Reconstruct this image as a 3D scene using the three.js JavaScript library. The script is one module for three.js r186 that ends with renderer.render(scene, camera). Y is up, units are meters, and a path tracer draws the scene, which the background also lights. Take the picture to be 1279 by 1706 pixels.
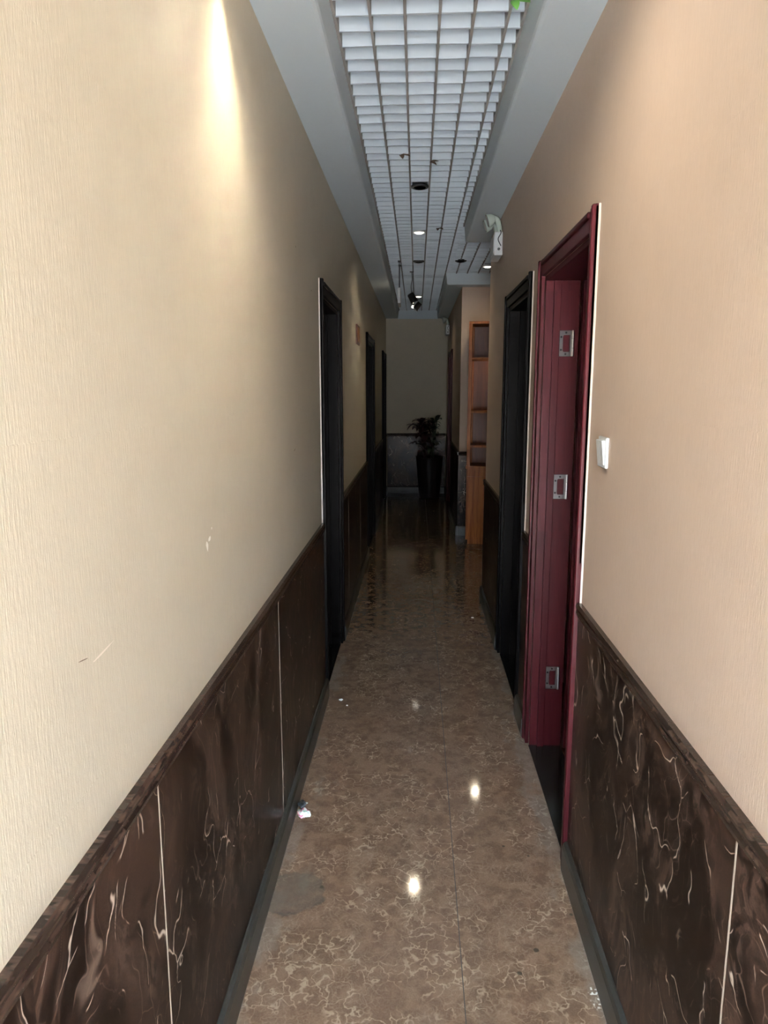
import * as THREE from 'three';
import { mergeGeometries } from 'three/addons/utils/BufferGeometryUtils.js';
import { RoundedBoxGeometry } from 'three/addons/geometries/RoundedBoxGeometry.js';
import { RectAreaLightUniformsLib } from 'three/addons/lights/RectAreaLightUniformsLib.js';

// ---------------------------------------------------------------- camera, sky, exposure
// x: right of the corridor axis, y: up, z = -D where D is the distance down the corridor
const scene = new THREE.Scene();
const EYE = 1.6, FOC = 1180;
const camera = new THREE.PerspectiveCamera(2 * Math.atan(853 / FOC) * 180 / Math.PI, 1279 / 1706, 0.02, 100);
camera.position.set(0, EYE, 0);
camera.rotation.order = 'YXZ';
camera.rotation.set(-0.1704, 0.0455, 0);
RectAreaLightUniformsLib.init();
const SKY = new THREE.Color().setRGB(0.80, 0.95, 1.16);
scene.background = SKY;
scene.backgroundIntensity = 80;
const sun = new THREE.DirectionalLight(new THREE.Color().setRGB(1, 0.98, 0.95), 1650);   // rakes along the street outside, past the entrance
sun.position.set(9, 13, 4.5); sun.target.position.set(0, 0, 4.5); sun.castShadow = true; sun.shadow.mapSize.set(2048, 2048);
Object.assign(sun.shadow.camera, { left: -16, right: 16, top: 16, bottom: -16, near: 0.5, far: 60 });
scene.add(sun, sun.target);
const renderer = new THREE.WebGLRenderer({ antialias: true });
renderer.toneMapping = THREE.LinearToneMapping;
renderer.toneMappingExposure = 1.0;
renderer.shadowMap.enabled = true;

// ---------------------------------------------------------------- measures
const XL = -0.475, XR = 0.525, XF = 0.47;        // wallpaper faces: left, right, right beyond the recess
const MOUTH = -1.4;                              // D of the open entrance behind the camera
const DREC = 5.35, DFAR = 7.8, DEND = 11.1;      // recess start, recess back wall, end wall
const HS = 2.672, HG = 2.785, HC = 3.12;         // soffit, grille underside, slab
const XREC = 1.5;
const TW = 0.14;                                 // wall thickness

// ---------------------------------------------------------------- helpers
function rng(seed) { let s = seed >>> 0; return () => { s = (s + 0x6D2B79F5) | 0; let t = Math.imul(s ^ (s >>> 15), 1 | s); t = (t + Math.imul(t ^ (t >>> 7), 61 | t)) ^ t; return ((t ^ (t >>> 14)) >>> 0) / 4294967296; }; }
function hash(x, y, s) { let h = Math.imul(x, 374761393) + Math.imul(y, 668265263) + Math.imul(s, 2246822519); h = Math.imul(h ^ (h >>> 13), 1274126177); return ((h ^ (h >>> 16)) >>> 0) / 4294967296; }
function vn(x, y, s) { const xi = Math.floor(x), yi = Math.floor(y); let u = x - xi, v = y - yi; u = u * u * (3 - 2 * u); v = v * v * (3 - 2 * v); const a = hash(xi, yi, s), b = hash(xi + 1, yi, s), c = hash(xi, yi + 1, s), d = hash(xi + 1, yi + 1, s); return a + (b - a) * u + (c - a) * v + (a - b - c + d) * u * v; }
function fbm(x, y, s, o = 4) { let r = 0, a = 0.5, n = 0; for (let i = 0; i < o; i++) { r += a * vn(x, y, s + i * 17); n += a; a *= 0.5; x = x * 2.03 + 5.1; y = y * 2.03 + 1.7; } return r / n; }
const sm = (a, b, x) => { const t = Math.min(1, Math.max(0, (x - a) / (b - a))); return t * t * (3 - 2 * t); };
const mix = (a, b, t) => a + (b - a) * t;
const mix3 = (a, b, t) => [mix(a[0], b[0], t), mix(a[1], b[1], t), mix(a[2], b[2], t)];
function tex(w, h, fn, srgb = true) {
  const d = new Uint8Array(w * h * 4);
  for (let j = 0; j < h; j++) for (let i = 0; i < w; i++) { const c = fn(i, j), k = (j * w + i) * 4; d[k] = c[0]; d[k + 1] = c[1]; d[k + 2] = c[2]; d[k + 3] = 255; }
  const t = new THREE.DataTexture(d, w, h); t.magFilter = THREE.LinearFilter; t.minFilter = THREE.LinearMipmapLinearFilter; t.generateMipmaps = true;
  t.wrapS = t.wrapT = THREE.RepeatWrapping; if (srgb) t.colorSpace = THREE.SRGBColorSpace; t.needsUpdate = true; return t;
}
const clamp8 = (v) => Math.max(0, Math.min(255, v));
const taken = {};
function numbered(n) { if (!(n in taken)) { taken[n] = 0; return n; } taken[n]++; return n + '_' + String(taken[n]).padStart(3, '0'); }
function tag(o, label, category, group, kind) { o.userData.label = label; if (category) o.userData.category = category; if (group) o.userData.group = group; if (kind) o.userData.kind = kind; return o; }
// box from limits; uv in metres by the way each face points
function uvm(g) {
  const p = g.attributes.position, n = g.attributes.normal, uv = new Float32Array(p.count * 2);
  for (let i = 0; i < p.count; i++) {
    const ax = Math.abs(n.getX(i)), ay = Math.abs(n.getY(i)), az = Math.abs(n.getZ(i));
    if (ax >= ay && ax >= az) { uv[2 * i] = p.getZ(i); uv[2 * i + 1] = p.getY(i); } else if (ay >= az) { uv[2 * i] = p.getX(i); uv[2 * i + 1] = p.getZ(i); } else { uv[2 * i] = p.getX(i); uv[2 * i + 1] = p.getY(i); }
  }
  g.setAttribute('uv', new THREE.BufferAttribute(uv, 2)); return g;
}
function bx(x0, x1, y0, y1, d0, d1) { const g = new THREE.BoxGeometry(Math.abs(x1 - x0), y1 - y0, Math.abs(d1 - d0)); g.translate((x0 + x1) / 2, (y0 + y1) / 2, -(d0 + d1) / 2); return uvm(g); }
function rbx(x0, x1, y0, y1, d0, d1, r = 0.003, seg = 2) { const g = new RoundedBoxGeometry(Math.abs(x1 - x0), y1 - y0, Math.abs(d1 - d0), seg, r); g.translate((x0 + x1) / 2, (y0 + y1) / 2, -(d0 + d1) / 2); return uvm(g.index ? g.toNonIndexed() : g); }
function merge(gs) { const l = gs.map((g) => { const q = g.index ? g.toNonIndexed() : g; for (const k of Object.keys(q.attributes)) if (!['position', 'normal', 'uv'].includes(k)) q.deleteAttribute(k); return q; }); return l.length > 1 ? mergeGeometries(l) : l[0]; }
function mesh(name, gs, m, parent) { const o = new THREE.Mesh(Array.isArray(gs) ? merge(gs) : gs, m); o.name = parent && parent !== scene ? name : numbered(name); (parent || scene).add(o); return o; }
function group(name, x = 0, y = 0, d = 0) { const g = new THREE.Group(); g.name = numbered(name); g.position.set(x, y, -d); scene.add(g); return g; }
function cyl(r0, r1, h, seg = 24) { return new THREE.CylinderGeometry(r0, r1, h, seg); }
function tube(pts, r, seg = 24, rs = 8) { return new THREE.TubeGeometry(new THREE.CatmullRomCurve3(pts.map((p) => new THREE.Vector3(...p))), seg, r, rs); }
// a swept moulding: profile in (out, up), swept along the corridor between d0 and d1; side = +1 grows towards +x
function sweep(profile, x, side, d0, d1) {
  const s = new THREE.Shape(profile.map(([o, u]) => new THREE.Vector2(o, u)));
  const g = new THREE.ExtrudeGeometry(s, { depth: d1 - d0, bevelEnabled: false, curveSegments: 4 });
  g.translate(0, 0, -d1);
  if (side < 0) { g.scale(-1, 1, 1); const ix = g.index; const p = g.attributes.position, n = g.attributes.normal, u = g.attributes.uv; for (let i = 0; i < p.count; i += 3) for (const a of [p, n, u]) for (let k = 0; k < a.itemSize; k++) { const q = a.array[(i + 1) * a.itemSize + k]; a.array[(i + 1) * a.itemSize + k] = a.array[(i + 2) * a.itemSize + k]; a.array[(i + 2) * a.itemSize + k] = q; } }
  g.translate(x, 0, 0); g.computeVertexNormals(); return uvm(g);
}
// the same across the corridor (front-facing walls): grows towards the viewer (+z)
function sweepX(profile, d, x0, x1) {
  const s = new THREE.Shape(profile.map(([o, u]) => new THREE.Vector2(o, u)));
  const g = new THREE.ExtrudeGeometry(s, { depth: x1 - x0, bevelEnabled: false });
  g.rotateY(-Math.PI / 2); g.translate(x1, 0, -d); g.computeVertexNormals(); return uvm(g);
}

// ---------------------------------------------------------------- materials
// wallpaper: cream vinyl with a fine upright thread
const WPM = 0.512;
const paperTone = tex(1024, 1024, (i, j) => {
  const thread = vn(i / 3.1, j / 42, 3) * 0.6 + vn(i / 1.6, j / 17, 9) * 0.4, blot = fbm(i / 1024 * 5, j / 1024 * 5, 40, 3);
  const v = (thread - 0.5) * 10 + (blot - 0.5) * 7; return [clamp8(232 + v), clamp8(232 + v), clamp8(231 + v)];
});
const paperBump = tex(1024, 1024, (i, j) => { const t = vn(i / 3.1, j / 42, 3) * 0.55 + vn(i / 1.6, j / 17, 9) * 0.3 + vn(i / 2.2, j / 2.2, 77) * 0.15; const v = clamp8(t * 255); return [v, v, v]; }, false);
paperTone.repeat.set(1 / WPM, 1 / WPM); paperBump.repeat.set(1 / WPM, 1 / WPM);
const wallpaper = (c) => new THREE.MeshPhysicalMaterial({ color: new THREE.Color(c), map: paperTone, bumpMap: paperBump, bumpScale: 0.00045, roughness: 0.62 });
const M = {};
M.paperL = wallpaper('#d6cab3'); M.paperR = wallpaper('#d8bfa9');  // one wallpaper; the right copy has pinkish bounced light put into its colour
M.paint = new THREE.MeshStandardMaterial({ color: '#e2edf2', roughness: 0.55 });  // white paint, with the bluish sky light on the soffits put into its colour
M.blade = new THREE.MeshStandardMaterial({ color: '#d9e1e6', roughness: 0.45 });
M.runner = new THREE.MeshStandardMaterial({ color: '#857f78', roughness: 0.5 });
M.slab = new THREE.MeshStandardMaterial({ color: '#4a4a4a', roughness: 0.95 });
M.white = new THREE.MeshPhysicalMaterial({ color: '#eef0ee', roughness: 0.35, clearcoat: 0.3 });
M.caulk = new THREE.MeshStandardMaterial({ color: '#e3d6ca', roughness: 0.6 });
M.chrome = new THREE.MeshStandardMaterial({ color: '#c9c8c6', metalness: 1, roughness: 0.28 });
M.strip = new THREE.MeshStandardMaterial({ color: '#a39584', roughness: 0.4 });
M.black = new THREE.MeshStandardMaterial({ color: '#111111', roughness: 0.5 });
M.darkmetal = new THREE.MeshStandardMaterial({ color: '#2a2a2b', roughness: 0.35, metalness: 0.8 });
M.grout = new THREE.MeshStandardMaterial({ color: '#2e2822', roughness: 0.9 });
function cellEdge(x, y, s) { // distance from the nearest border between scattered cells
  const xi = Math.floor(x), yi = Math.floor(y); let a = 9, b = 9;
  for (let j = -1; j < 2; j++) for (let i = -1; i < 2; i++) { const d = Math.hypot(xi + i + hash(xi + i, yi + j, s) - x, yi + j + hash(xi + i, yi + j, s + 1) - y); if (d < a) { b = a; a = d; } else if (d < b) b = d; }
  return b - a;
}
// dark emperador marble for the dado
function marbleTex(seed) {
  const W = 1024, Hh = 896;
  return tex(W, Hh, (i, j) => {
    const x = i / W * 1.14, y = j / Hh * 0.9;
    const wx = fbm(x * 4, y * 4, seed, 4) - 0.5, wy = fbm(x * 4 + 9, y * 4 + 4, seed + 5, 4) - 0.5;
    const cl = fbm(x * 9 + wx * 3.5, y * 5 + wy * 3.5, seed + 11, 5), fl = fbm(x * 30 + wx * 6, y * 13 + wy * 6, seed + 14, 4);
    let c = mix3([17, 9, 6], [49, 35, 28], sm(0.38, 0.64, cl));
    c = mix3(c, [80, 62, 52], 0.8 * sm(0.42, 0.72, fbm(x * 16 + wx * 2.5, y * 8 + wy * 2.5, seed + 23, 6)) * sm(0.38, 0.6, fbm(x * 70 + wx * 12, y * 36 + wy * 12, seed + 15, 3)));
    c = mix3(c, [96, 78, 66], 0.5 * (1 - sm(0.004, 0.022, Math.abs(fl - 0.5))) * sm(0.42, 0.56, fbm(x * 6, y * 5, seed + 61, 2)));
    const grain = vn(i / 1.6, j / 1.6, seed + 2) - 0.5; c = c.map((q) => q + grain * 11);
    // broken crack network, drawn out upright, and short bold pale veins
    const wm = sm(0.46, 0.58, fbm(x * 11, y * 7, seed + 37, 3)), k1 = cellEdge(x * 16 + wx * 4, y * 8 + wy * 4, seed + 31);
    c = mix3(c, [134, 114, 99], 0.65 * wm * (1 - sm(0.004, 0.035, k1)));
    const m1 = sm(0.51, 0.57, fbm(x * 13 + 3, y * 10 + 8, seed + 57, 3)), k2 = cellEdge((x + y * 0.35) * 8 + wx * 2.6 + (fl - 0.5) * 0.25, (y - x * 0.3) * 4 + wy * 2.6, seed + 51);
    c = mix3(c, [206, 190, 172], 0.9 * m1 * (1 - sm(0.004, 0.03, k2)));
    return c.map(clamp8);
  });
}
const marbleMaps = [marbleTex(101), marbleTex(211), marbleTex(331)];
for (const t of marbleMaps) t.repeat.set(1 / 1.14, 1 / 0.9);
M.marble = marbleMaps.map((map) => new THREE.MeshPhysicalMaterial({ map, roughness: 0.3, specularIntensity: 0.2 }));
const capMap = tex(1024, 128, (i, j) => { const n = fbm(i / 60, j / 7, 640, 4), m = fbm(i / 24, j / 10, 655, 4); const c = mix3(mix3([26, 17, 13], [56, 42, 35], sm(0.3, 0.7, n)), [104, 86, 73], 0.4 * sm(0.52, 0.75, m)); return c; });
capMap.repeat.set(1 / 0.9, 1 / 0.1);
M.cap = new THREE.MeshPhysicalMaterial({ map: capMap, roughness: 0.25, specularIntensity: 0.6 });
const skirtMap = tex(512, 256, (i, j) => { const n = fbm(i / 60, j / 60, 700, 4), s = vn(i / 2, j / 2, 5); const v = (n - 0.5) * 26 + (s - 0.5) * 8; return [clamp8(46 + v), clamp8(46 + v), clamp8(42 + v)]; });
M.skirt = new THREE.MeshPhysicalMaterial({ map: skirtMap, roughness: 0.3 });
M.threshold = new THREE.MeshPhysicalMaterial({ color: '#191a18', roughness: 0.18 });
// floor tile stone
function stone(x, y, s) {
  const big = fbm(x * 5, y * 5, s + 60, 3), mid = fbm(x * 30, y * 30, s + 70, 4), fine = vn(x * 380, y * 380, s + 80);
  let c = mix3([89, 71, 56], [106, 87, 70], sm(0.3, 0.7, mid));
  c = mix3(c, [98, 79, 64], 0.35 * sm(0.45, 0.7, big));
  const wx = fbm(x * 34, y * 34, s + 1, 3) - 0.5, wy = fbm(x * 34 + 7, y * 34 + 2, s + 3, 3) - 0.5;
  const m = sm(0.4, 0.62, fbm(x * 11 + 3, y * 11 + 8, s + 90, 3)), m2 = sm(0.42, 0.6, fbm(x * 16 + 1, y * 16 + 5, s + 95, 3));
  c = mix3(c, [142, 125, 105], (0.12 + 0.7 * m) * (1 - sm(0.02, 0.13, cellEdge(x * 22 + wx * 1.5, y * 22 + wy * 1.5, s + 9))));
  c = mix3(c, [124, 108, 91], 0.5 * m2 * (1 - sm(0.02, 0.16, cellEdge(x * 48 + wx * 2, y * 48 + wy * 2, s + 19))));
  return c.map((q) => q + (fine - 0.5) * 12);
}
// the first four rows of tiles carry their own stain, dust lines and specks, where they lie
const NX0 = -0.48, NXW = 1.04, ND0 = 1.046, NDW = 3.2;
const spots = [[0.358, 1.826, 0.009], [0.298, 1.74, 0.008], [-0.299, 2.061, 0.008], [0.489, 1.973, 0.006], [0.32, 2.3, 0.006], [0.4, 2.25, 0.005]];
const floorNear = tex(656, 2040, (i, j) => {
  const x = NX0 + i / 656 * NXW, D = ND0 + j / 2040 * NDW;
  let c = stone(x, D, 1000);
  // mop dust left along both skirtings: ragged grey film
  const edge = Math.min(x - XL, XR - x), rag = fbm(x * 14, D * 6, 1500, 4), rag2 = fbm(x * 40, D * 40, 1510, 3);
  const dust = sm(0.46, 0.66, rag * 0.75 + rag2 * 0.25 + (0.06 - edge) * 1.9);
  c = mix3(c, [114, 110, 102], 0.4 * dust);
  // dried spill by the left skirting
  const ang = Math.atan2((D - 2.03) * 1.0, (x + 0.385) * 1.0), rr = Math.hypot((x + 0.385) / 0.095, (D - 2.03) / 0.10), lim = 1 + 0.35 * (fbm(ang * 1.2 + 9, 2, 1600, 3) - 0.5) + 0.22 * (fbm(x * 45, D * 45, 1601, 3) - 0.5);
  const spill = 1 - sm(lim - 0.06, lim + 0.03, rr);
  c = mix3(c, [72, 66, 58], 0.62 * spill * (0.6 + 0.4 * rag2)); const rim = (1 - sm(0.0, 0.09, Math.abs(rr - lim))) * sm(0.4, 0.6, fbm(ang * 2, 5, 1605, 2)); c = mix3(c, [58, 57, 50], 0.5 * rim);
  for (const [sx, sd, sr] of spots) { const q = Math.hypot(x - sx, D - sd) / sr + 0.8 * (fbm(x * 130, D * 130, 1610, 2) - 0.5); c = mix3(c, [48, 46, 38], 0.7 * (1 - sm(0.6, 1.1, q))); }
  // whitish crumbs by the right skirting
  c = mix3(c, [214, 214, 206], 0.75 * sm(0.62, 0.7, vn(x * 190, D * 190, 1620)) * (1 - sm(0.5, 1, Math.hypot((x - 0.49) / 0.022, (D - 1.67) / 0.05))));
  return c.map(clamp8);
});
const floorFar = tex(656, 1024, (i, j) => stone(NX0 + i / 656 * NXW, j / 1024 * 1.6 + 20, 1000).map(clamp8));
floorFar.wrapS = floorFar.wrapT = THREE.MirroredRepeatWrapping;
M.floorNear = new THREE.MeshPhysicalMaterial({ map: floorNear, roughness: 0.065 });
M.floorFar = new THREE.MeshPhysicalMaterial({ map: floorFar, roughness: 0.11 });
// stained door timber
function woodMap(a, b, s) { return tex(512, 512, (i, j) => { const x = i / 512, y = j / 512; const g = fbm(x * 46 + fbm(x * 4, y * 1.2, s, 3) * 5, y * 2.2, s + 4, 4), f = vn(i / 1.3, j / 26, s + 8); return mix3(a, b, sm(0.25, 0.75, g * 0.75 + f * 0.25)).map(clamp8); }); }
const maroonMap = woodMap([46, 11, 15], [58, 18, 22], 801), darkMap = woodMap([9, 8, 8], [14, 12, 11], 821), oakMap = woodMap([116, 58, 19], [160, 96, 42], 841);
M.maroon = new THREE.MeshPhysicalMaterial({ map: maroonMap, roughness: 0.38, specularIntensity: 0.2 });
M.darkwood = new THREE.MeshPhysicalMaterial({ map: darkMap, roughness: 0.42, specularIntensity: 0.05 });
M.oak = new THREE.MeshPhysicalMaterial({ map: oakMap, roughness: 0.45, specularIntensity: 0.5 });
M.oakdark = new THREE.MeshPhysicalMaterial({ map: woodMap([84, 46, 30], [112, 66, 44], 861), roughness: 0.5 });
M.lampOn = new THREE.MeshStandardMaterial({ color: '#ffffff', emissive: new THREE.Color().setRGB(1, 0.93, 0.8), emissiveIntensity: 8 });
M.lampOff = new THREE.MeshPhysicalMaterial({ color: '#8b8f90', roughness: 0.25, metalness: 0.6 });
M.ledWarm = new THREE.MeshStandardMaterial({ color: '#ffffff', emissive: new THREE.Color().setRGB(1, 0.72, 0.3), emissiveIntensity: 9 });
M.glassGreen = new THREE.MeshPhysicalMaterial({ color: '#bfc9bd', roughness: 0.25 });

// ---------------------------------------------------------------- the setting
// doorways: [side, D0, D1] of the clear opening, heights of openings
const OPH = 2.06, CW = 0.062;
const openL = [[3.575, 4.315], [6.77, 7.74], [9.85, 10.65]], openR = [[2.245, 3.055], [3.42, 4.19]], openF = [[9.55, 10.3]];
function wallRun(x0, x1, d0, d1, opens, top = HC) {
  const gs = []; let d = d0;
  for (const [a, b] of opens) { gs.push(bx(x0, x1, 0, top, d, a)); gs.push(bx(x0, x1, OPH, top, a, b)); d = b; }
  gs.push(bx(x0, x1, 0, top, d, d1)); return gs;
}
const S = (o, label) => tag(o, label, null, null, 'structure');
const wallL = S(mesh('wall_left', wallRun(XL - TW, XL, MOUTH, DEND + 0.12, openL), M.paperL), 'cream wallpapered long wall above the dark marble dado');
const wallR = S(mesh('wall_right', [...wallRun(XR, XR + TW, MOUTH, DREC, openR), bx(XR + TW, XREC + 0.12, 0, HC, DREC - TW, DREC)], M.paperR), 'wallpapered right wall with the light switch, peach tint for bounced light');
const wallF = S(mesh('wall_far_right', [...wallRun(XF, XF + TW, DFAR, DEND + 0.12, openF), bx(XF + TW, XREC + 0.12, 0, HC, DFAR, DFAR + 0.12)], M.paperR), 'beige wall jutting out past the shelf recess');
const wallE = S(mesh('wall_end', [bx(XL, XF, 0, HC, DEND, DEND + 0.12)], M.paperL), 'dim end wall of the corridor behind the plants');
const wallRec = S(mesh('wall_recess', [bx(XREC, XREC + 0.12, 0, HC, DREC, DFAR)], M.paperR), 'side wall of the shelf recess');
const wallFront = S(mesh('wall_entrance', [bx(XL - TW - 0.6, XREC + 0.2, HS, HC + 0.1, MOUTH - 0.12, MOUTH), bx(XL - TW - 0.6, XL, 0, HS, MOUTH - 0.12, MOUTH), bx(XR, XREC + 0.2, 0, HS, MOUTH - 0.12, MOUTH)], M.paperL), 'wall round the open entrance');
S(mesh('ceiling', [bx(XL - TW, 3.2, HC, HC + 0.1, MOUTH - 0.12, DEND + 0.12)], M.slab), 'dark bare slab above the open grille');

// soffits: painted boxes along both walls, hollow core left square, soft lower arris
function soffitProfile(w, h, slope) { const r = 0.014; return [[0, HS], [w - r, HS], [w - r * 0.3, HS + r * 0.3], [w, HS + r], [w - slope, h], [w - slope, HC], [0, HC]]; }
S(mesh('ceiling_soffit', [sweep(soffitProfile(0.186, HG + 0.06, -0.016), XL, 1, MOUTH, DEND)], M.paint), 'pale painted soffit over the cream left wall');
S(mesh('ceiling_soffit', [sweep(soffitProfile(0.174, HG + 0.06, -0.016), XR, -1, MOUTH, DREC + 0.16), bx(XR, XREC, HS, HC, DREC, DREC + 0.16)], M.paint), 'pale painted soffit over the peach-tinted wall with the emergency lamp');
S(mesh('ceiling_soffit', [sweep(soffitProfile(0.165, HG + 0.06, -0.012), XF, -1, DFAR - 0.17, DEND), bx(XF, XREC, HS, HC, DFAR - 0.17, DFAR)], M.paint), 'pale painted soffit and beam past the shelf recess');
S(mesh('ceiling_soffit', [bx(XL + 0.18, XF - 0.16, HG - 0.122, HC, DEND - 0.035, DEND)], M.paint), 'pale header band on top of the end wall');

// floor: two widths of tile, joints 1.5 mm
const floor = S(mesh('floor', [bx(XL - TW, 3.2, -0.06, -0.003, MOUTH - 0.1, DEND + 0.1)], M.grout), 'polished beige marbled tile floor');
{
  const J = 0.0014, P = 0.8;
  for (let k = -4; k < 12; k++) {
    const d0 = Math.max(MOUTH, 1.046 + k * P), d1 = Math.min(DEND, 1.046 + (k + 1) * P); if (d1 - d0 < 0.02) continue;
    const cols = k >= 5 && d0 < DFAR ? [[-0.475, 0.139], [0.139, 0.939], [0.939, XREC]] : [[-0.475, 0.139], [0.139, XR + 0.002]];
    for (const [a, b] of cols) {
      const g = bx(a + J, b - J, -0.012, 0, d0 + 0.0006, d1 - 0.0006), near = k >= 0 && k < 4, p = g.attributes.position, uv = g.attributes.uv;
      for (let i = 0; i < p.count; i++) uv.setXY(i, (p.getX(i) - NX0) / NXW, near ? (-p.getZ(i) - ND0) / NDW : (-p.getZ(i)) / 1.6 + (b > 0.2 ? 0.37 : 0));
      mesh('floor_tile', [g], near ? M.floorNear : M.floorFar, floor);
    }
  }
}
const ground = S(mesh('pavement', [bx(-16, 16, -0.2, -0.02, MOUTH - 3, MOUTH - 0.1)], new THREE.MeshStandardMaterial({ color: '#cdd0d2', roughness: 0.9 })), 'pale pavement outside the entrance');

S(mesh('road', [bx(-16, 16, -0.25, -0.12, -14, MOUTH - 3)], new THREE.MeshStandardMaterial({ color: '#3b3c3d', roughness: 0.95 })), 'added unseen dark asphalt road beyond the pavement');  // unseen, added dark to cut the low light reaching the far grille
S(mesh('added_wall_street', [bx(-16, 16, -0.2, 5.5, -14.2, -14)], new THREE.MeshStandardMaterial({ color: '#34312e', roughness: 0.9 })), 'added unseen dull wall across the street from the entrance');  // unseen wall added to dim the daylight falling on the end wall

// dado: marble panels, strips in the joints, cap moulding; and skirting
const DT = 0.893, CAPH = 0.937;
const capProf = [[0, DT], [0.010, DT], [0.016, DT + 0.006], [0.018, DT + 0.015], [0.014, DT + 0.022], [0.017, DT + 0.027], [0.019, DT + 0.035], [0.013, CAPH], [0, CAPH]];
const skProf = [[0, 0], [0.017, 0], [0.017, 0.085], [0.012, 0.1], [0.004, 0.106], [0, 0.106]];
let pn = 0;
function dado(wall, base, x, side, d0, d1, joints) {
  const cuts = [d0, ...joints.filter((j) => j > d0 + 0.01 && j < d1 - 0.01), d1];
  for (let i = 0; i + 1 < cuts.length; i++) {
    const a = cuts[i] + (i ? 0.003 : 0), b = cuts[i + 1] - (i + 2 < cuts.length ? 0.003 : 0);
    const g = rbx(x, x + side * 0.009, 0.09, DT, a, b, 0.0015, 1), uv = g.attributes.uv, sh = pn * 0.37; for (let q = 0; q < uv.count; q++) uv.setX(q, uv.getX(q) + sh);
    mesh('marble_panel', [g], M.marble[pn % 3], wall); pn++;
    if (i) mesh('joint_strip', [bx(x, x + side * 0.0094, 0.1, DT, cuts[i] - 0.0018, cuts[i] + 0.0018)], M.strip, wall);
  }
  mesh('cap_rail', [sweep(capProf, x, side, d0, d1)], M.cap, wall);
  const n = Math.max(1, Math.round((d1 - d0) / 1.2));
  for (let i = 0; i < n; i++) mesh('skirting_board', [sweep(skProf, x + side * 0.009, side, d0 + (d1 - d0) * i / n + (i ? 0.001 : 0), d0 + (d1 - d0) * (i + 1) / n - 0.0005)], M.skirt, base);
}
const baseL = S(group('baseboard_left'), 'dark stone skirting under the left dado'), baseR = S(group('baseboard_right'), 'dark stone skirting under the right dado'), baseF = S(group('baseboard_far'), 'dark stone skirting past the recess');
const jl = [-1.11, 0.03, 1.17, 2.31, 4.83, 5.86, 8.86];
dado(wallL, baseL, XL, 1, MOUTH, 3.575 - CW, jl); dado(wallL, baseL, XL, 1, 4.315 + CW, 6.77 - CW, jl); dado(wallL, baseL, XL, 1, 7.74 + CW, 9.85 - CW, jl); dado(wallL, baseL, XL, 1, 10.65 + CW, DEND, jl);
const jr = [-1.21, -0.08, 1.05];
dado(wallR, baseR, XR, -1, MOUTH, 2.245 - CW, jr); dado(wallR, baseR, XR, -1, 3.055 + CW, 3.42 - CW, []); dado(wallR, baseR, XR, -1, 4.19 + CW, DREC, []);
dado(wallF, baseF, XF, -1, DFAR, 9.55 - CW, [8.5]); dado(wallF, baseF, XF, -1, 10.3 + CW, DEND, []);
function dadoX(wall, base, d, x0, x1) {
  mesh('marble_panel', [rbx(x0, x1, 0.09, DT, d - 0.009, d, 0.0015, 1)], M.marble[pn++ % 3], wall);
  mesh('cap_rail', [sweepX(capProf, d, x0, x1)], M.cap, wall);
  mesh('skirting_board', [sweepX(skProf, d - 0.009, x0, x1)], M.skirt, base);
}
dadoX(wallE, baseF, DEND, XL + 0.02, XF - 0.02); dadoX(wallF, baseF, DFAR, XF - 0.009, XREC);
// chips, scratches and specks on the wallpaper
function mark(wall, x, side, d, y, w, h, turn, m) { const g = new THREE.CircleGeometry(0.5, 7); const p = g.attributes.position, r = rng(Math.round(d * 977 + y * 131)); for (let i = 1; i < p.count; i++) { const q = 0.65 + 0.5 * r(); p.setXY(i, p.getX(i) * q, p.getY(i) * q); } p.setXY(p.count - 1, p.getX(1), p.getY(1)); g.scale(w, h, 1); g.rotateZ(turn); g.rotateY(side * Math.PI / 2); g.translate(x + side * 0.0006, y, -d); mesh('wall_mark', [g], m, wall); }
M.plaster = new THREE.MeshStandardMaterial({ color: '#f1ede4', roughness: 0.9 }); M.scuff = new THREE.MeshStandardMaterial({ color: '#6d5a48', roughness: 0.8 }); M.rub = new THREE.MeshStandardMaterial({ color: '#dfd2c2', roughness: 0.7 });
mark(wallL, XL, 1, 1.56, 1.249, 0.016, 0.028, 0.3, M.plaster); mark(wallL, XL, 1, 1.58, 1.262, 0.02, 0.012, 0.1, M.plaster); mark(wallL, XL, 1, 1.6, 1.283, 0.006, 0.006, 0, M.plaster);
mark(wallL, XL, 1, 0.944, 1.2185, 0.034, 0.0022, -0.15, M.scuff); mark(wallL, XL, 1, 1.01, 1.207, 0.08, 0.004, 0.1, M.rub);
mark(wallL, XL, 1, 2.869, 2.149, 0.012, 0.009, 0.4, M.scuff); mark(wallL, XL, 1, 3.269, 2.039, 0.016, 0.006, 0.2, M.scuff); mark(wallL, XL, 1, 2.75, 1.37, 0.05, 0.003, 0.2, M.scuff);

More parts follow.
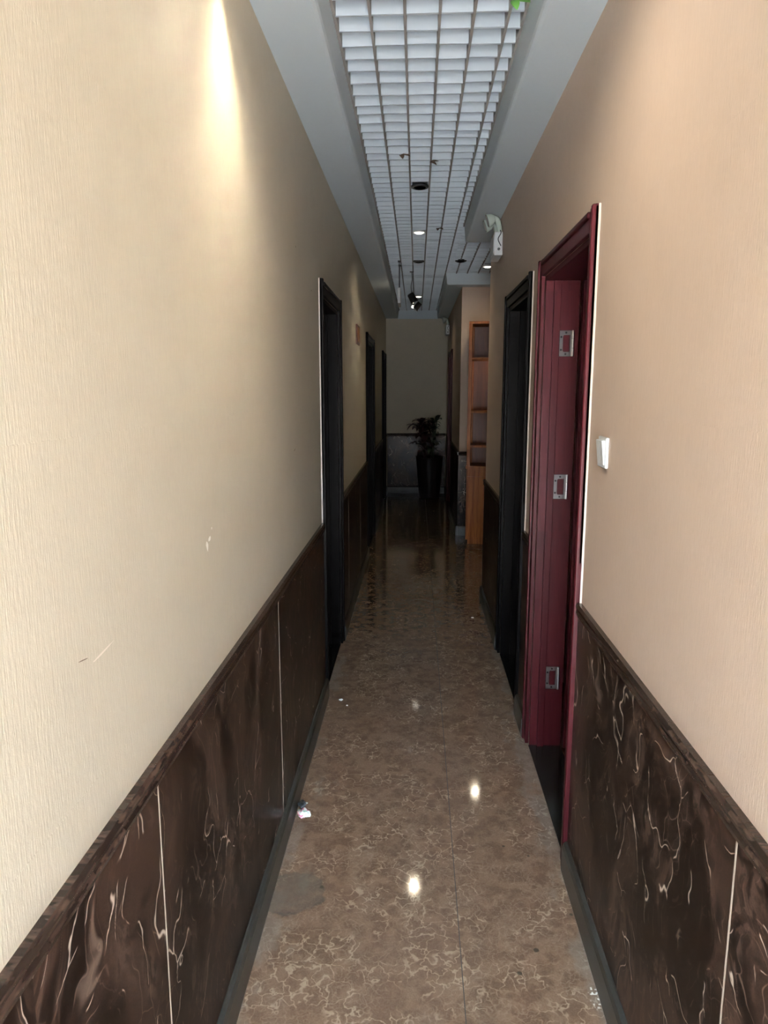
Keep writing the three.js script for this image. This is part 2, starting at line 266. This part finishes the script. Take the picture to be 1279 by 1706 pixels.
// open cell grille
const grille = S(group('ceiling_grille'), 'white open-cell slatted ceiling grille down the corridor');
{
  const r = rng(77), BH = 0.052, PD = 0.1037, D0 = 2.504, XA = -0.275, XB = 0.338;
  const lines = [-0.159, -0.047, 0.065, 0.175, 0.286];
  for (const x of lines) mesh('runner', [bx(x - 0.0045, x + 0.0045, HG - 0.002, HG + BH, MOUTH, DEND - 0.04)], M.runner, grille);
  for (const x of [XA, XB]) mesh('edge_runner', [bx(x - 0.006, x + 0.006, HG - 0.001, HG + BH, MOUTH, x > 0 ? DREC + 0.16 : DEND - 0.04)], M.runner, grille);
  const xs = [XA, ...lines, XB], rest = [];
  const cell = {}, row = (x0, x1, d) => { const g = new THREE.BoxGeometry(x1 - x0, BH, 0.01); g.rotateX((r() - 0.4) * 0.22); g.translate((x0 + x1) / 2, HG + BH / 2 + (r() - 0.5) * 0.008, -d); return uvm(g); };
  for (let k = -42; k < 84; k++) {
    const d = D0 + k * PD; if (d < MOUTH + 0.03 || d > DEND - 0.08) continue;
    const inRec = d > DREC + 0.17 && d < DFAR - 0.18;
    if (k >= -2 && k < 42) for (let c = 0; c < 6; c++) {
      const w = xs[c + 1] - xs[c] - 0.009, key = c + '_' + Math.floor(r() * 3);
      const g = cell[key] || (cell[key] = uvm(new THREE.BoxGeometry(w, BH, 0.01)));
      const o = mesh('slat', g, M.blade, grille); o.position.set((xs[c] + xs[c + 1]) / 2, HG + BH / 2 + (r() - 0.5) * 0.007, -d + (r() - 0.5) * 0.006); o.rotation.set((r() - 0.4) * 0.2, (r() - 0.5) * 0.03, (r() - 0.5) * 0.025);
    } else rest.push(row(XA, d > DFAR - 0.18 ? 0.31 : XB, d));
    if (inRec) rest.push(row(XB, XREC, d));
  }
  tag(mesh('slat_rows', rest, M.blade, grille), 'far rows of white slats', null, null, 'stuff');
  for (let x = 0.398; x < XREC; x += 0.112) mesh('runner', [bx(x - 0.0045, x + 0.0045, HG - 0.002, HG + BH, DREC + 0.16, DFAR - 0.17)], M.runner, grille);
}

// doors ---------------------------------------------------------------
// x: wall face, s: direction into the corridor (+1 on the left wall); parts are built in place
function casingGeo(x, s, d0, d1, y0, y1, upright) { // stepped architrave, 62 mm wide, 22 mm proud
  const gs = [];
  if (upright) { gs.push(rbx(x, x + s * 0.016, y0, y1, d0, d1, 0.003)); const outer = upright > 0 ? [d1 - 0.02, d1] : [d0, d0 + 0.02]; gs.push(rbx(x, x + s * 0.024, y0, y1, outer[0], outer[1], 0.006, 3)); }
  else { gs.push(rbx(x, x + s * 0.016, y0, y1, d0, d1, 0.003)); gs.push(rbx(x, x + s * 0.024, y1 - 0.02, y1, d0, d1, 0.006, 3)); }
  return gs;
}
function door(n, label, x, s, d0, d1, m, o = {}) {
  const g = S(group('door_' + n), label), top = OPH, t = o.depth || TW;
  mesh('casing', casingGeo(x, s, d0 - CW, d0, 0, top + 0.07, -1), m, g);
  mesh('casing', casingGeo(x, s, d1, d1 + CW, 0, top + 0.07, 1), m, g);
  mesh('head_casing', casingGeo(x, s, d0 + 0.0005, d1 - 0.0005, top, top + 0.062, 0), m, g);
  const xi = x - s * t, st = o.open ? [0.079, 0.108] : [0.03, 0.085];
  mesh('jamb', [rbx(xi, x, 0, top, d0, d0 + 0.02, 0.001, 1), rbx(xi + s * st[0], xi + s * st[1], 0, top - 0.02, d0 + 0.02, d0 + 0.032, 0.002)], m, g);
  mesh('jamb', [rbx(xi, x, 0, top, d1 - 0.02, d1, 0.001, 1), rbx(xi + s * st[0], xi + s * st[1], 0, top - 0.02, d1 - 0.032, d1 - 0.02, 0.002)], m, g);
  mesh('head_jamb', [rbx(xi, x, top - 0.02, top, d0 + 0.02, d1 - 0.02, 0.001, 1)], m, g);
  mesh('threshold', [rbx(xi, x + s * 0.004, -0.012, 0.004, d0 + 0.02, d1 - 0.02, 0.002)], M.threshold, g);
  if (!o.open) {
    const lf = mesh('door_leaf', [bx(xi - s * 0.015, xi + s * 0.028, 0.008, top - 0.022, d0 + 0.02, d1 - 0.02)], m, g);
    const w = d1 - d0; for (const [ya, yb] of [[0.2, 0.9], [1.05, 1.9]]) mesh('leaf_panel', [rbx(xi + s * 0.026, xi + s * 0.036, ya, yb, d0 + 0.14, d1 - 0.14, 0.004)], m, lf);
  }
  if (o.caulk) for (const q of [d0 - CW - 0.0032, d1 + CW]) mesh('caulk_line', [bx(x, x + s * 0.006, CAPH, top + 0.07, q, q + 0.0032)], M.caulk, g);
  return g;
}
const doorL1 = door(1, 'black recessed door with glossy head casing in the cream wall', XL, 1, 3.575, 4.315, M.darkwood, { caulk: true });
door(2, 'black recessed door beyond the small brown plaque', XL, 1, 6.77, 7.74, M.darkwood);
door(3, 'black recessed door at the dark end of the cream wall', XL, 1, 9.85, 10.65, M.darkwood);
const doorR1 = door(4, 'maroon wooden doorway standing open beside the light switch', XR, -1, 2.245, 3.055, M.maroon, { open: true, caulk: true });
const doorR2 = door(5, 'black recessed door between the maroon doorway and the recess', XR, -1, 3.42, 4.19, M.darkwood, { caulk: true });
door(6, 'dark brown door in the wall past the shelf recess', XF, -1, 9.55, 10.3, M.maroon);
// strike plate and hinges of the black doors
mesh('strike_plate', [rbx(XR + 0.085, XR + 0.11, 0.92, 1.01, 4.166, 4.17, 0.001, 1), rbx(XR + 0.09, XR + 0.105, 0.975, 0.99, 4.164, 4.167, 0.001, 1)], M.chrome, doorR2);
// the open leaf, turned into the room at the far jamb
{
  const leaf = mesh('door_leaf', [bx(XR + TW + 0.006, XR + TW + 0.776, 0.01, OPH - 0.024, 3.0, 3.04)], M.maroon, doorR1);
  for (const [ya, yb] of [[0.2, 0.9], [1.05, 1.9]]) mesh('leaf_panel', [rbx(XR + TW + 0.13, XR + TW + 0.65, ya, yb, 2.992, 3.002, 0.004)], M.maroon, leaf);
  for (const y of [1.79, 1.193, 0.33]) {
    const h = new THREE.Group(); h.name = 'hinge'; h.position.set(XR + 0.092, y, -3.034); doorR1.add(h);
    const sh = new THREE.Shape(); sh.moveTo(-0.03, -0.052); sh.lineTo(0.02, -0.052); sh.lineTo(0.02, 0.052); sh.lineTo(-0.03, 0.052); sh.closePath();
    const ho = new THREE.Path(); ho.moveTo(-0.012, -0.034); ho.lineTo(0.012, -0.034); ho.lineTo(0.012, 0.034); ho.lineTo(-0.012, 0.034); ho.lineTo(-0.016, 0.028); ho.lineTo(-0.016, -0.028); ho.closePath(); sh.holes.push(ho);
    const pg = new THREE.ExtrudeGeometry(sh, { depth: 0.0025, bevelEnabled: false }); mesh('hinge_plate', [pg], M.chrome, h);
    const kn = []; for (const [a, b] of [[-0.052, -0.02], [-0.018, 0.018], [0.02, 0.052]]) { const c = cyl(0.0055, 0.0055, b - a, 12); c.translate(0.024, (a + b) / 2, 0.005); kn.push(c); } mesh('knuckle', kn, M.chrome, h);
    for (const [sx, sy] of [[-0.004, 0.043], [-0.004, -0.043], [-0.023, 0.026], [-0.023, -0.026]]) { const c = cyl(0.0042, 0.0042, 0.002, 10); c.rotateX(Math.PI / 2); c.translate(sx, sy, 0.003); mesh('screw', [c], M.black, h); }
  }
}
// dim room behind the open doorway
S(mesh('wall_room', [bx(XR + TW, 3.0, 0, HC, 1.2, 1.3), bx(XR + TW, 3.0, 0, HC, 3.75, 3.85), bx(3.0, 3.1, 0, HC, 1.2, 3.85)], M.paperR), 'walls of the dark room beyond the open doorway');
{ const g = bx(XR + TW, 3.0, -0.02, 0.002, 1.3, 3.75), p = g.attributes.position, uv = g.attributes.uv; for (let i = 0; i < p.count; i++) uv.setXY(i, (p.getX(i) - NX0) / NXW, -p.getZ(i) / 1.6); S(mesh('floor_room', [g], M.floorFar), 'tile floor of the unlit room beyond the open doorway'); }

// ---------------------------------------------------------------- lamps
function downlight(x, d, on, label, o = {}) {
  const g = group('downlight', x, o.y || HG, d); tag(g, label, 'downlight', 'round ceiling downlights');
  const r = o.r || 0.05;
  const ring = new THREE.LatheGeometry([[r * 0.72, 0.012], [r * 0.74, -0.004], [r * 0.85, -0.011], [r * 1.02, -0.008], [r * 1.06, 0.0], [r * 1.0, 0.004]].map(([a, b]) => new THREE.Vector2(a, b)), 32); mesh('trim_ring', [ring], on ? M.white : M.darkmetal, g);
  const can = cyl(r * 0.8, r * 0.9, 0.07, 24); can.translate(0, 0.048, 0); mesh('housing', [can], M.darkmetal, g);
  const lens = new THREE.SphereGeometry(r * 0.72, 24, 8, 0, Math.PI * 2, 0, 0.5 * Math.PI); lens.scale(1, -0.4, 1); lens.translate(0, -0.004, 0); mesh('lens', [lens], on ? M.lampOn : M.lampOff, g);
  if (on) {
    const s = new THREE.SpotLight(o.cool ? new THREE.Color().setRGB(1, 0.9, 0.76) : new THREE.Color().setRGB(1, 0.86, 0.64), on, 0, o.angle || 1.35, o.pen ?? 1, 2); s.position.set(x, (o.y || HG) - 0.026, -d); s.target.position.set(x + (o.tx || 0), 0, -d - (o.td || 0)); s.shadow.radius = 1.6; s.castShadow = true; s.shadow.mapSize.set(1024, 1024); scene.add(s); scene.add(s.target);
  }
  return g;
}
downlight(-0.385, 1.83, 4.2, 'lit downlight in the left soffit close to the cream wall', { y: HS, r: 0.04, angle: 0.62, td: 0.2 });
downlight(0.009, 1.7, 3.8, 'added unseen downlight in the grille overhead beside the left soffit lamp', { cool: 1 });  // added out of view to brighten the side walls
downlight(0.009, -0.3, 1.0, 'added unseen downlight in the grille just inside the entrance', { cool: 1 });  // second added lamp, out of view, lifts the nearest walls
downlight(0.009, 4.447, 0, 'unlit downlight in the grille between the brown leaves and the first lit one');
downlight(0.009, 5.66, 2.0, 'lit downlight in the corridor grille level with the emergency lamp', { angle: 1.2 });
downlight(0.009, 6.915, 0, 'unlit downlight in the grille beside the hanging white sign');
downlight(0.014, 9.4, 0.5, 'lit downlight in the grille behind the dangling spotlight', { angle: 1.15 });
downlight(0.675, 7.2, 1.3, 'lit downlight above the wooden shelf in the recess');
downlight(0.40, 6.9, 0, 'unlit downlight where the grille widens into the recess');

// spotlight that has come down and dangles on its lead
{
  const g = group('dangling_spotlight', -0.06, HG, 7.5); tag(g, 'loose dark spotlight dangling from the grille on its lead', 'spotlight');
  mesh('bracket', [rbx(-0.02, 0.02, -0.008, 0.006, -0.01, 0.01, 0.002)], M.darkmetal, g);
  mesh('lead', [tube([[0, 0, 0], [0.004, -0.08, 0.004], [-0.006, -0.15, 0], [0.004, -0.22, 0]], 0.004, 20, 6)], M.black, g);
  const can = new THREE.LatheGeometry([[0.0, 0.05], [0.03, 0.05], [0.036, 0.04], [0.038, -0.03], [0.044, -0.045], [0.04, -0.048], [0.03, -0.03]].map(([a, b]) => new THREE.Vector2(a, b)), 20);
  can.rotateZ(0.5); can.translate(0.01, -0.26, 0); mesh('can', [can], M.darkmetal, g);
  const rf = new THREE.SphereGeometry(0.03, 16, 10); rf.scale(1, 0.4, 1); rf.rotateZ(0.5); rf.translate(0.032, -0.297, 0); mesh('reflector', [rf], M.chrome, g);
  const c2 = new THREE.LatheGeometry([[0, 0.04], [0.026, 0.04], [0.03, -0.03], [0.036, -0.04], [0.03, -0.038]].map(([a, b]) => new THREE.Vector2(a, b)), 20); c2.rotateZ(-0.7); c2.translate(0.06, -0.34, 0.01); mesh('can', [c2], M.darkmetal, g);
  const bl = new THREE.SphereGeometry(0.014, 16, 10); bl.translate(0.014, -0.345, 0.0); mesh('bulb', [bl], M.lampOn, g);
  mesh('bulb_holder', [tube([[0.03, -0.3, 0], [0.02, -0.325, 0], [0.014, -0.336, 0]], 0.009, 8, 8)], M.chrome, g);
  const p = new THREE.PointLight(new THREE.Color().setRGB(1, 0.86, 0.64), 0.12, 0, 2); p.position.set(-0.046, HG - 0.345, -7.5); p.castShadow = true; p.shadow.radius = 0.6; scene.add(p);
}
// slim sign hung on two rods, seen edge on
{
  const g = group('hanging_sign', -0.172, HG, 7.0); tag(g, 'thin white sign box hung on two rods below the grille', 'sign');
  mesh('sign_box', [rbx(-0.014, 0.014, -0.385, -0.245, -0.16, 0.16, 0.004)], M.white, g);
  for (const z of [-0.11, 0.11]) mesh('rod', [bx(-0.004, 0.004, -0.246, 0.03, z - 0.004, z + 0.004)], M.darkmetal, g);
  for (const z of [-0.11, 0.11]) mesh('clamp', [rbx(-0.013, 0.013, -0.012, 0.008, z - 0.014, z + 0.014, 0.002)], M.black, g);
}
// emergency lamps: wall box with two heads on bent arms
function emergency(x, y, d, label) {
  const g = group('emergency_lamp', x, y, d); tag(g, label, 'emergency lamp', 'twin-head emergency lamps');
  mesh('box', [rbx(-0.052, 0, -0.075, 0.065, -0.12, 0.12, 0.006, 3)], M.white, g);
  mesh('front_panel', [rbx(-0.055, -0.05, -0.06, 0.05, -0.1, 0.1, 0.002)], M.white, g);
  const cp = new THREE.CylinderGeometry(0.0085, 0.0085, 0.004, 14); cp.rotateX(Math.PI / 2); cp.translate(-0.024, -0.038, 0.121); mesh('test_button', [cp], M.black, g);
  mesh('lead', [tube([[-0.012, -0.02, 0.122], [-0.03, 0.02, 0.126], [-0.014, 0.055, 0.124], [-0.016, 0.075, 0.11]], 0.0028, 20, 6)], M.darkmetal, g);
  for (const z of [0.08, -0.08]) {
    const arm = mesh('arm', [tube([[-0.014, 0.06, z], [-0.02, 0.10, z], [-0.035, 0.145, z * 0.97], [-0.055, 0.155, z * 0.95]], 0.016, 18, 10)], M.glassGreen, g);
    const hd = new THREE.LatheGeometry([[0, 0.03], [0.02, 0.028], [0.036, 0.008], [0.042, -0.018], [0.038, -0.022], [0, -0.018]].map(([a, b]) => new THREE.Vector2(a, b)), 24); hd.rotateZ(-1.25); hd.translate(-0.075, 0.145, z * 0.95); mesh('lamp_head', [hd], M.glassGreen, g);
    const ln = new THREE.SphereGeometry(0.034, 20, 8); ln.scale(1, 0.22, 1); ln.rotateZ(-1.25); ln.translate(-0.092, 0.139, z * 0.95); mesh('lens', [ln], M.chrome, g);
  }
  return g;
}
emergency(XR, 2.50, 4.75, 'white twin-head emergency lamp high on the peach-tinted wall above the black door');
emergency(XF, 2.47, 10.75, 'white twin-head emergency lamp in the dark far corner above the plants');

// ---------------------------------------------------------------- small things
// light switch
{
  const g = group('light_switch', XR, 1.43, 2.0); tag(g, 'white double rocker light switch on the peach-tinted wall', 'light switch');
  mesh('frame', [rbx(-0.009, 0, -0.043, 0.043, -0.043, 0.043, 0.004, 3)], M.white, g);
  for (const z of [-0.0165, 0.0165]) { const k = rbx(-0.0045, 0.0045, -0.034, 0.034, -0.016, 0.016, 0.002); k.rotateZ(0.11); k.translate(-0.0105, 0, -z); mesh('rocker', [k], M.white, g); }
}
// plaque
{ const g = group('door_plaque', XL, 2.03, 5.75); tag(g, 'small brown plaque on the cream wall before the second black door', 'plaque');
  mesh('board', [rbx(0, 0.012, -0.075, 0.075, -0.12, 0.12, 0.003)], M.oakdark, g); mesh('inset', [rbx(0.011, 0.014, -0.055, 0.055, -0.1, 0.1, 0.001, 1)], M.oak, g); }

// shelf unit in the recess
{
  const g = group('shelf_cabinet', 0.57, 0, 7.68); g.rotation.y = -0.139; tag(g, 'tall orange wood shelf unit with a cabinet base in the recess', 'shelf unit');
  const W = 0.56, Dp = 0.375, q = 0.035;          // local: x to the right, z to the viewer
  const L = (x0, x1, y0, y1, z0, z1, r = 0.002) => rbx(x0, x1, y0, y1, -z1, -z0, r);
  const base = mesh('cabinet', [L(0, W, 0.05, 0.80, 0.01, Dp - 0.02), L(0.02, W - 0.02, 0, 0.05, 0.03, Dp - 0.05)], M.oak, g);
  for (const [a, b] of [[0.012, W / 2 - 0.003], [W / 2 + 0.003, W - 0.012]]) { const dr = mesh('cabinet_door', [L(a, b, 0.08, 0.72, Dp - 0.02, Dp - 0.004)], M.oak, g); mesh('knob', [L(a < 0.1 ? b - 0.05 : a + 0.03, a < 0.1 ? b - 0.03 : a + 0.05, 0.5, 0.52, Dp - 0.005, Dp + 0.014, 0.005)], M.chrome, dr); }
  mesh('counter', [L(-0.008, W + 0.008, 0.80, 0.83, 0, Dp + 0.005)], M.oak, g);
  for (const [px, pz] of [[0, 0.002], [W - q, 0.002], [0, Dp - q], [W - q, Dp - q]]) mesh('post', [L(px, px + q, 0.83, 2.25, pz, pz + q)], M.oak, g);
  for (const y of [1.02, 1.37, 1.90]) mesh('shelf', [L(0.004, W - 0.004, y, y + 0.022, 0.006, Dp - 0.004)], M.oak, g);
  mesh('top', [L(0, W, 2.25, 2.275, 0, Dp)], M.oak, g);
  mesh('back_panel', [L(q, W - q, 0.83, 2.25, 0.006, 0.014)], M.oakdark, g);
}
// little strip of warm bulbs under the upper shelf, mirrored in the floor
{
  const g = group('bulb_strip', 0.855, 1.8995, 7.42); tag(g, 'short strip of small warm bulbs under the upper shelf of the wood unit', 'light strip');
  mesh('batten', [rbx(-0.085, 0.085, -0.014, 0, -0.012, 0.012, 0.002)], M.black, g);
  for (let i = 0; i < 6; i++) { const b = new THREE.SphereGeometry(0.012, 12, 8); b.translate(-0.07 + i * 0.028, -0.022, 0); mesh('bulb', [b], M.ledWarm, g); }
  const p = new THREE.PointLight(new THREE.Color().setRGB(1, 0.72, 0.36), 0.1, 0, 2); p.position.set(0.855, 1.855, -7.42); p.castShadow = true; scene.add(p);
}

// potted plants before the end wall
M.leaf = new THREE.MeshPhysicalMaterial({ color: '#2c3a22', roughness: 0.5 }); M.leafRed = new THREE.MeshPhysicalMaterial({ color: '#3a1a1c', roughness: 0.5 }); M.pot = new THREE.MeshPhysicalMaterial({ color: '#161012', roughness: 0.5, specularIntensity: 0.4 }); M.soil = new THREE.MeshStandardMaterial({ color: '#1c1511', roughness: 1 });
function bladeLeaf(len, w, lift, droop) { // arching leaf along +x with a folded midrib
  const n = 9, pos = [], idx = []; 
  for (let i = 0; i <= n; i++) { const t = i / n, x = len * (t - 0.18 * t * t * droop), y = lift * t - droop * len * 0.9 * t * t, h = w * Math.sin(Math.PI * Math.min(1, 0.08 + t * 0.92)) ** 0.8; pos.push(x, y, 0, x, y + h * 0.25, h, x, y + h * 0.25, -h); if (i) { const a = (i - 1) * 3, b = i * 3; idx.push(a, a + 1, b, a + 1, b + 1, b, a, b, a + 2, a + 2, b, b + 2); } }
  const g = new THREE.BufferGeometry(); g.setAttribute('position', new THREE.Float32BufferAttribute(pos, 3)); g.setIndex(idx); g.computeVertexNormals(); return g;
}
{
  const g = group('potted_plant', 0.2, 0, 10.62); tag(g, 'dark potted plant with two drooping crowns before the end wall', 'plant'); const r = rng(9), potH = 0.62, potR = 0.2;
  const pot = new THREE.LatheGeometry([[0, 0], [potR * 0.72, 0], [potR * 0.76, 0.02], [potR * 0.94, potH * 0.75], [potR, potH - 0.03], [potR * 1.04, potH], [potR * 0.94, potH], [potR * 0.9, potH - 0.05], [0, potH - 0.05]].map(([a, b]) => new THREE.Vector2(a, b)), 32); mesh('pot', [pot], M.pot, g);
  const so = cyl(potR * 0.9, potR * 0.9, 0.02, 20); so.translate(0, potH - 0.04, 0); mesh('soil', [so], M.soil, g);
  for (const [cx, top, n, len, m] of [[-0.13, 1.12, 46, 0.27, M.leafRed], [0.07, 1.16, 48, 0.26, M.leaf]]) {
    for (let k = 0; k < 3; k++) mesh('stem', [tube([[cx * 0.5 + 0.02 * (k - 1), potH - 0.04, 0], [cx * 0.8 + 0.02 * (k - 1), (potH + top) / 2, 0.01], [cx + 0.03 * (k - 1), top, 0.01 * k]], 0.009, 10, 6)], m, g);
    for (let i = 0; i < n; i++) {
      const u = i / n, lf = mesh('leaf', bladeLeaf(len * (0.65 + 0.45 * r()), 0.032 + 0.016 * r(), len * (0.5 + 0.4 * r()), 0.55 + 0.5 * r()), m, g), h = potH + (top - potH) * (u < 0.45 ? 0.05 + 0.6 * r() : 0.7 + 0.28 * r());
      lf.position.set(cx * (0.5 + 0.5 * (h - potH) / (top - potH)) + 0.05 * (r() - 0.5), h, 0.05 * (r() - 0.5)); lf.rotation.y = i * 2.4 + r();
      if (cx > 0 && Math.abs(Math.cos(lf.rotation.y)) > 0.5 && Math.cos(lf.rotation.y) > 0) lf.scale.setScalar(0.55);
    }
  }
}

// rubbish on the floor
function crumple(r, seed, sy) { const g = new THREE.IcosahedronGeometry(r, 3), p = g.attributes.position; for (let i = 0; i < p.count; i++) { const v = new THREE.Vector3().fromBufferAttribute(p, i), u = v.clone().normalize(); const k = 0.55 + 0.9 * vn(u.x * 2.6 + 9, u.y * 2.6 + u.z * 3.1 + 9, seed) + 0.35 * (vn(u.x * 7 + 20, u.z * 7 + u.y * 5 + 20, seed + 3) - 0.5); p.setXYZ(i, v.x * k, v.y * k * sy, v.z * k); } g.computeVertexNormals(); g.computeBoundingBox(); g.translate(0, -g.boundingBox.min.y, 0); return g; }
const wrapMap = tex(128, 128, (i, j) => { const a = fbm(i / 22, j / 22, 900, 3), b = fbm(i / 16, j / 16, 930, 3); let c = [216, 222, 216]; if (a > 0.6) c = [120, 150, 132]; if (b > 0.62) c = [196, 120, 140]; return c; });
tag(mesh('crumpled_wrapper', [crumple(0.024, 41, 0.55)], new THREE.MeshStandardMaterial({ map: wrapMap, roughness: 0.6, side: THREE.DoubleSide })), 'crumpled white, green and pink wrapper by the left skirting', 'wrapper').position.set(-0.42, 0, -2.445);
tag(mesh('crumpled_scrap', [crumple(0.015, 57, 0.8)], new THREE.MeshStandardMaterial({ color: '#20262a', roughness: 0.4 })), 'dark crumpled scrap against the skirting beside the white wrapper', 'litter').position.set(-0.432, 0, -2.50);
for (const [x, d, r, label] of [[-0.383, 3.471, 0.009, 'tiny white paper bit on the floor near the black door'], [-0.345, 3.408, 0.005, 'smallest white crumb on the floor near the black door'], [0.409, 4.864, 0.009, 'tiny white paper bit on the floor by the dark right skirting'], [-0.42, 2.53, 0.005, 'white crumb just behind the crumpled wrapper']])
  tag(mesh('paper_scrap', [crumple(r, Math.round(d * 100), 0.4)], M.white), label, 'litter', 'paper bits on the floor').position.set(x, 0, -d);

// dry leaves caught in the grille
M.dry = new THREE.MeshStandardMaterial({ color: '#4a3627', roughness: 0.8, side: THREE.DoubleSide }); M.green = new THREE.MeshStandardMaterial({ color: '#4f7f35', roughness: 0.6, side: THREE.DoubleSide });
function dryLeaf(x, d, s, turn, m, label) { const a = bladeLeaf(0.06 * s, 0.016 * s, 0.012 * s, 0.25), b = bladeLeaf(0.045 * s, 0.014 * s, 0.01 * s, 0.5); b.rotateY(0.9); const g = mesh('grille_leaf', [a, b].map((q) => { const k = q.toNonIndexed(); k.setAttribute('uv', new THREE.Float32BufferAttribute(new Float32Array(k.attributes.position.count * 2), 2)); return k; }), m); g.position.set(x, HG - 0.008, -d); g.rotation.y = turn; tag(g, label, 'leaf', 'leaves caught in the ceiling grille'); }
dryLeaf(-0.09, 3.851, 0.9, 0.4, M.dry, 'curled dark brown leaf caught in the grille, left of the forked one');
dryLeaf(0.062, 3.983, 0.9, -0.5, M.dry, 'forked brown leaf caught in the grille before the unlit downlight');
dryLeaf(0.15, 5.52, 0.9, 0.8, M.dry, 'brown leaf caught in the grille right of the lit downlight');
dryLeaf(0.285, 2.42, 1.0, 0.2, M.green, 'green leaf poking through the grille');

scene.traverse((o) => { if (o.isMesh) { o.castShadow = true; o.receiveShadow = true; } });
renderer.render(scene, camera);
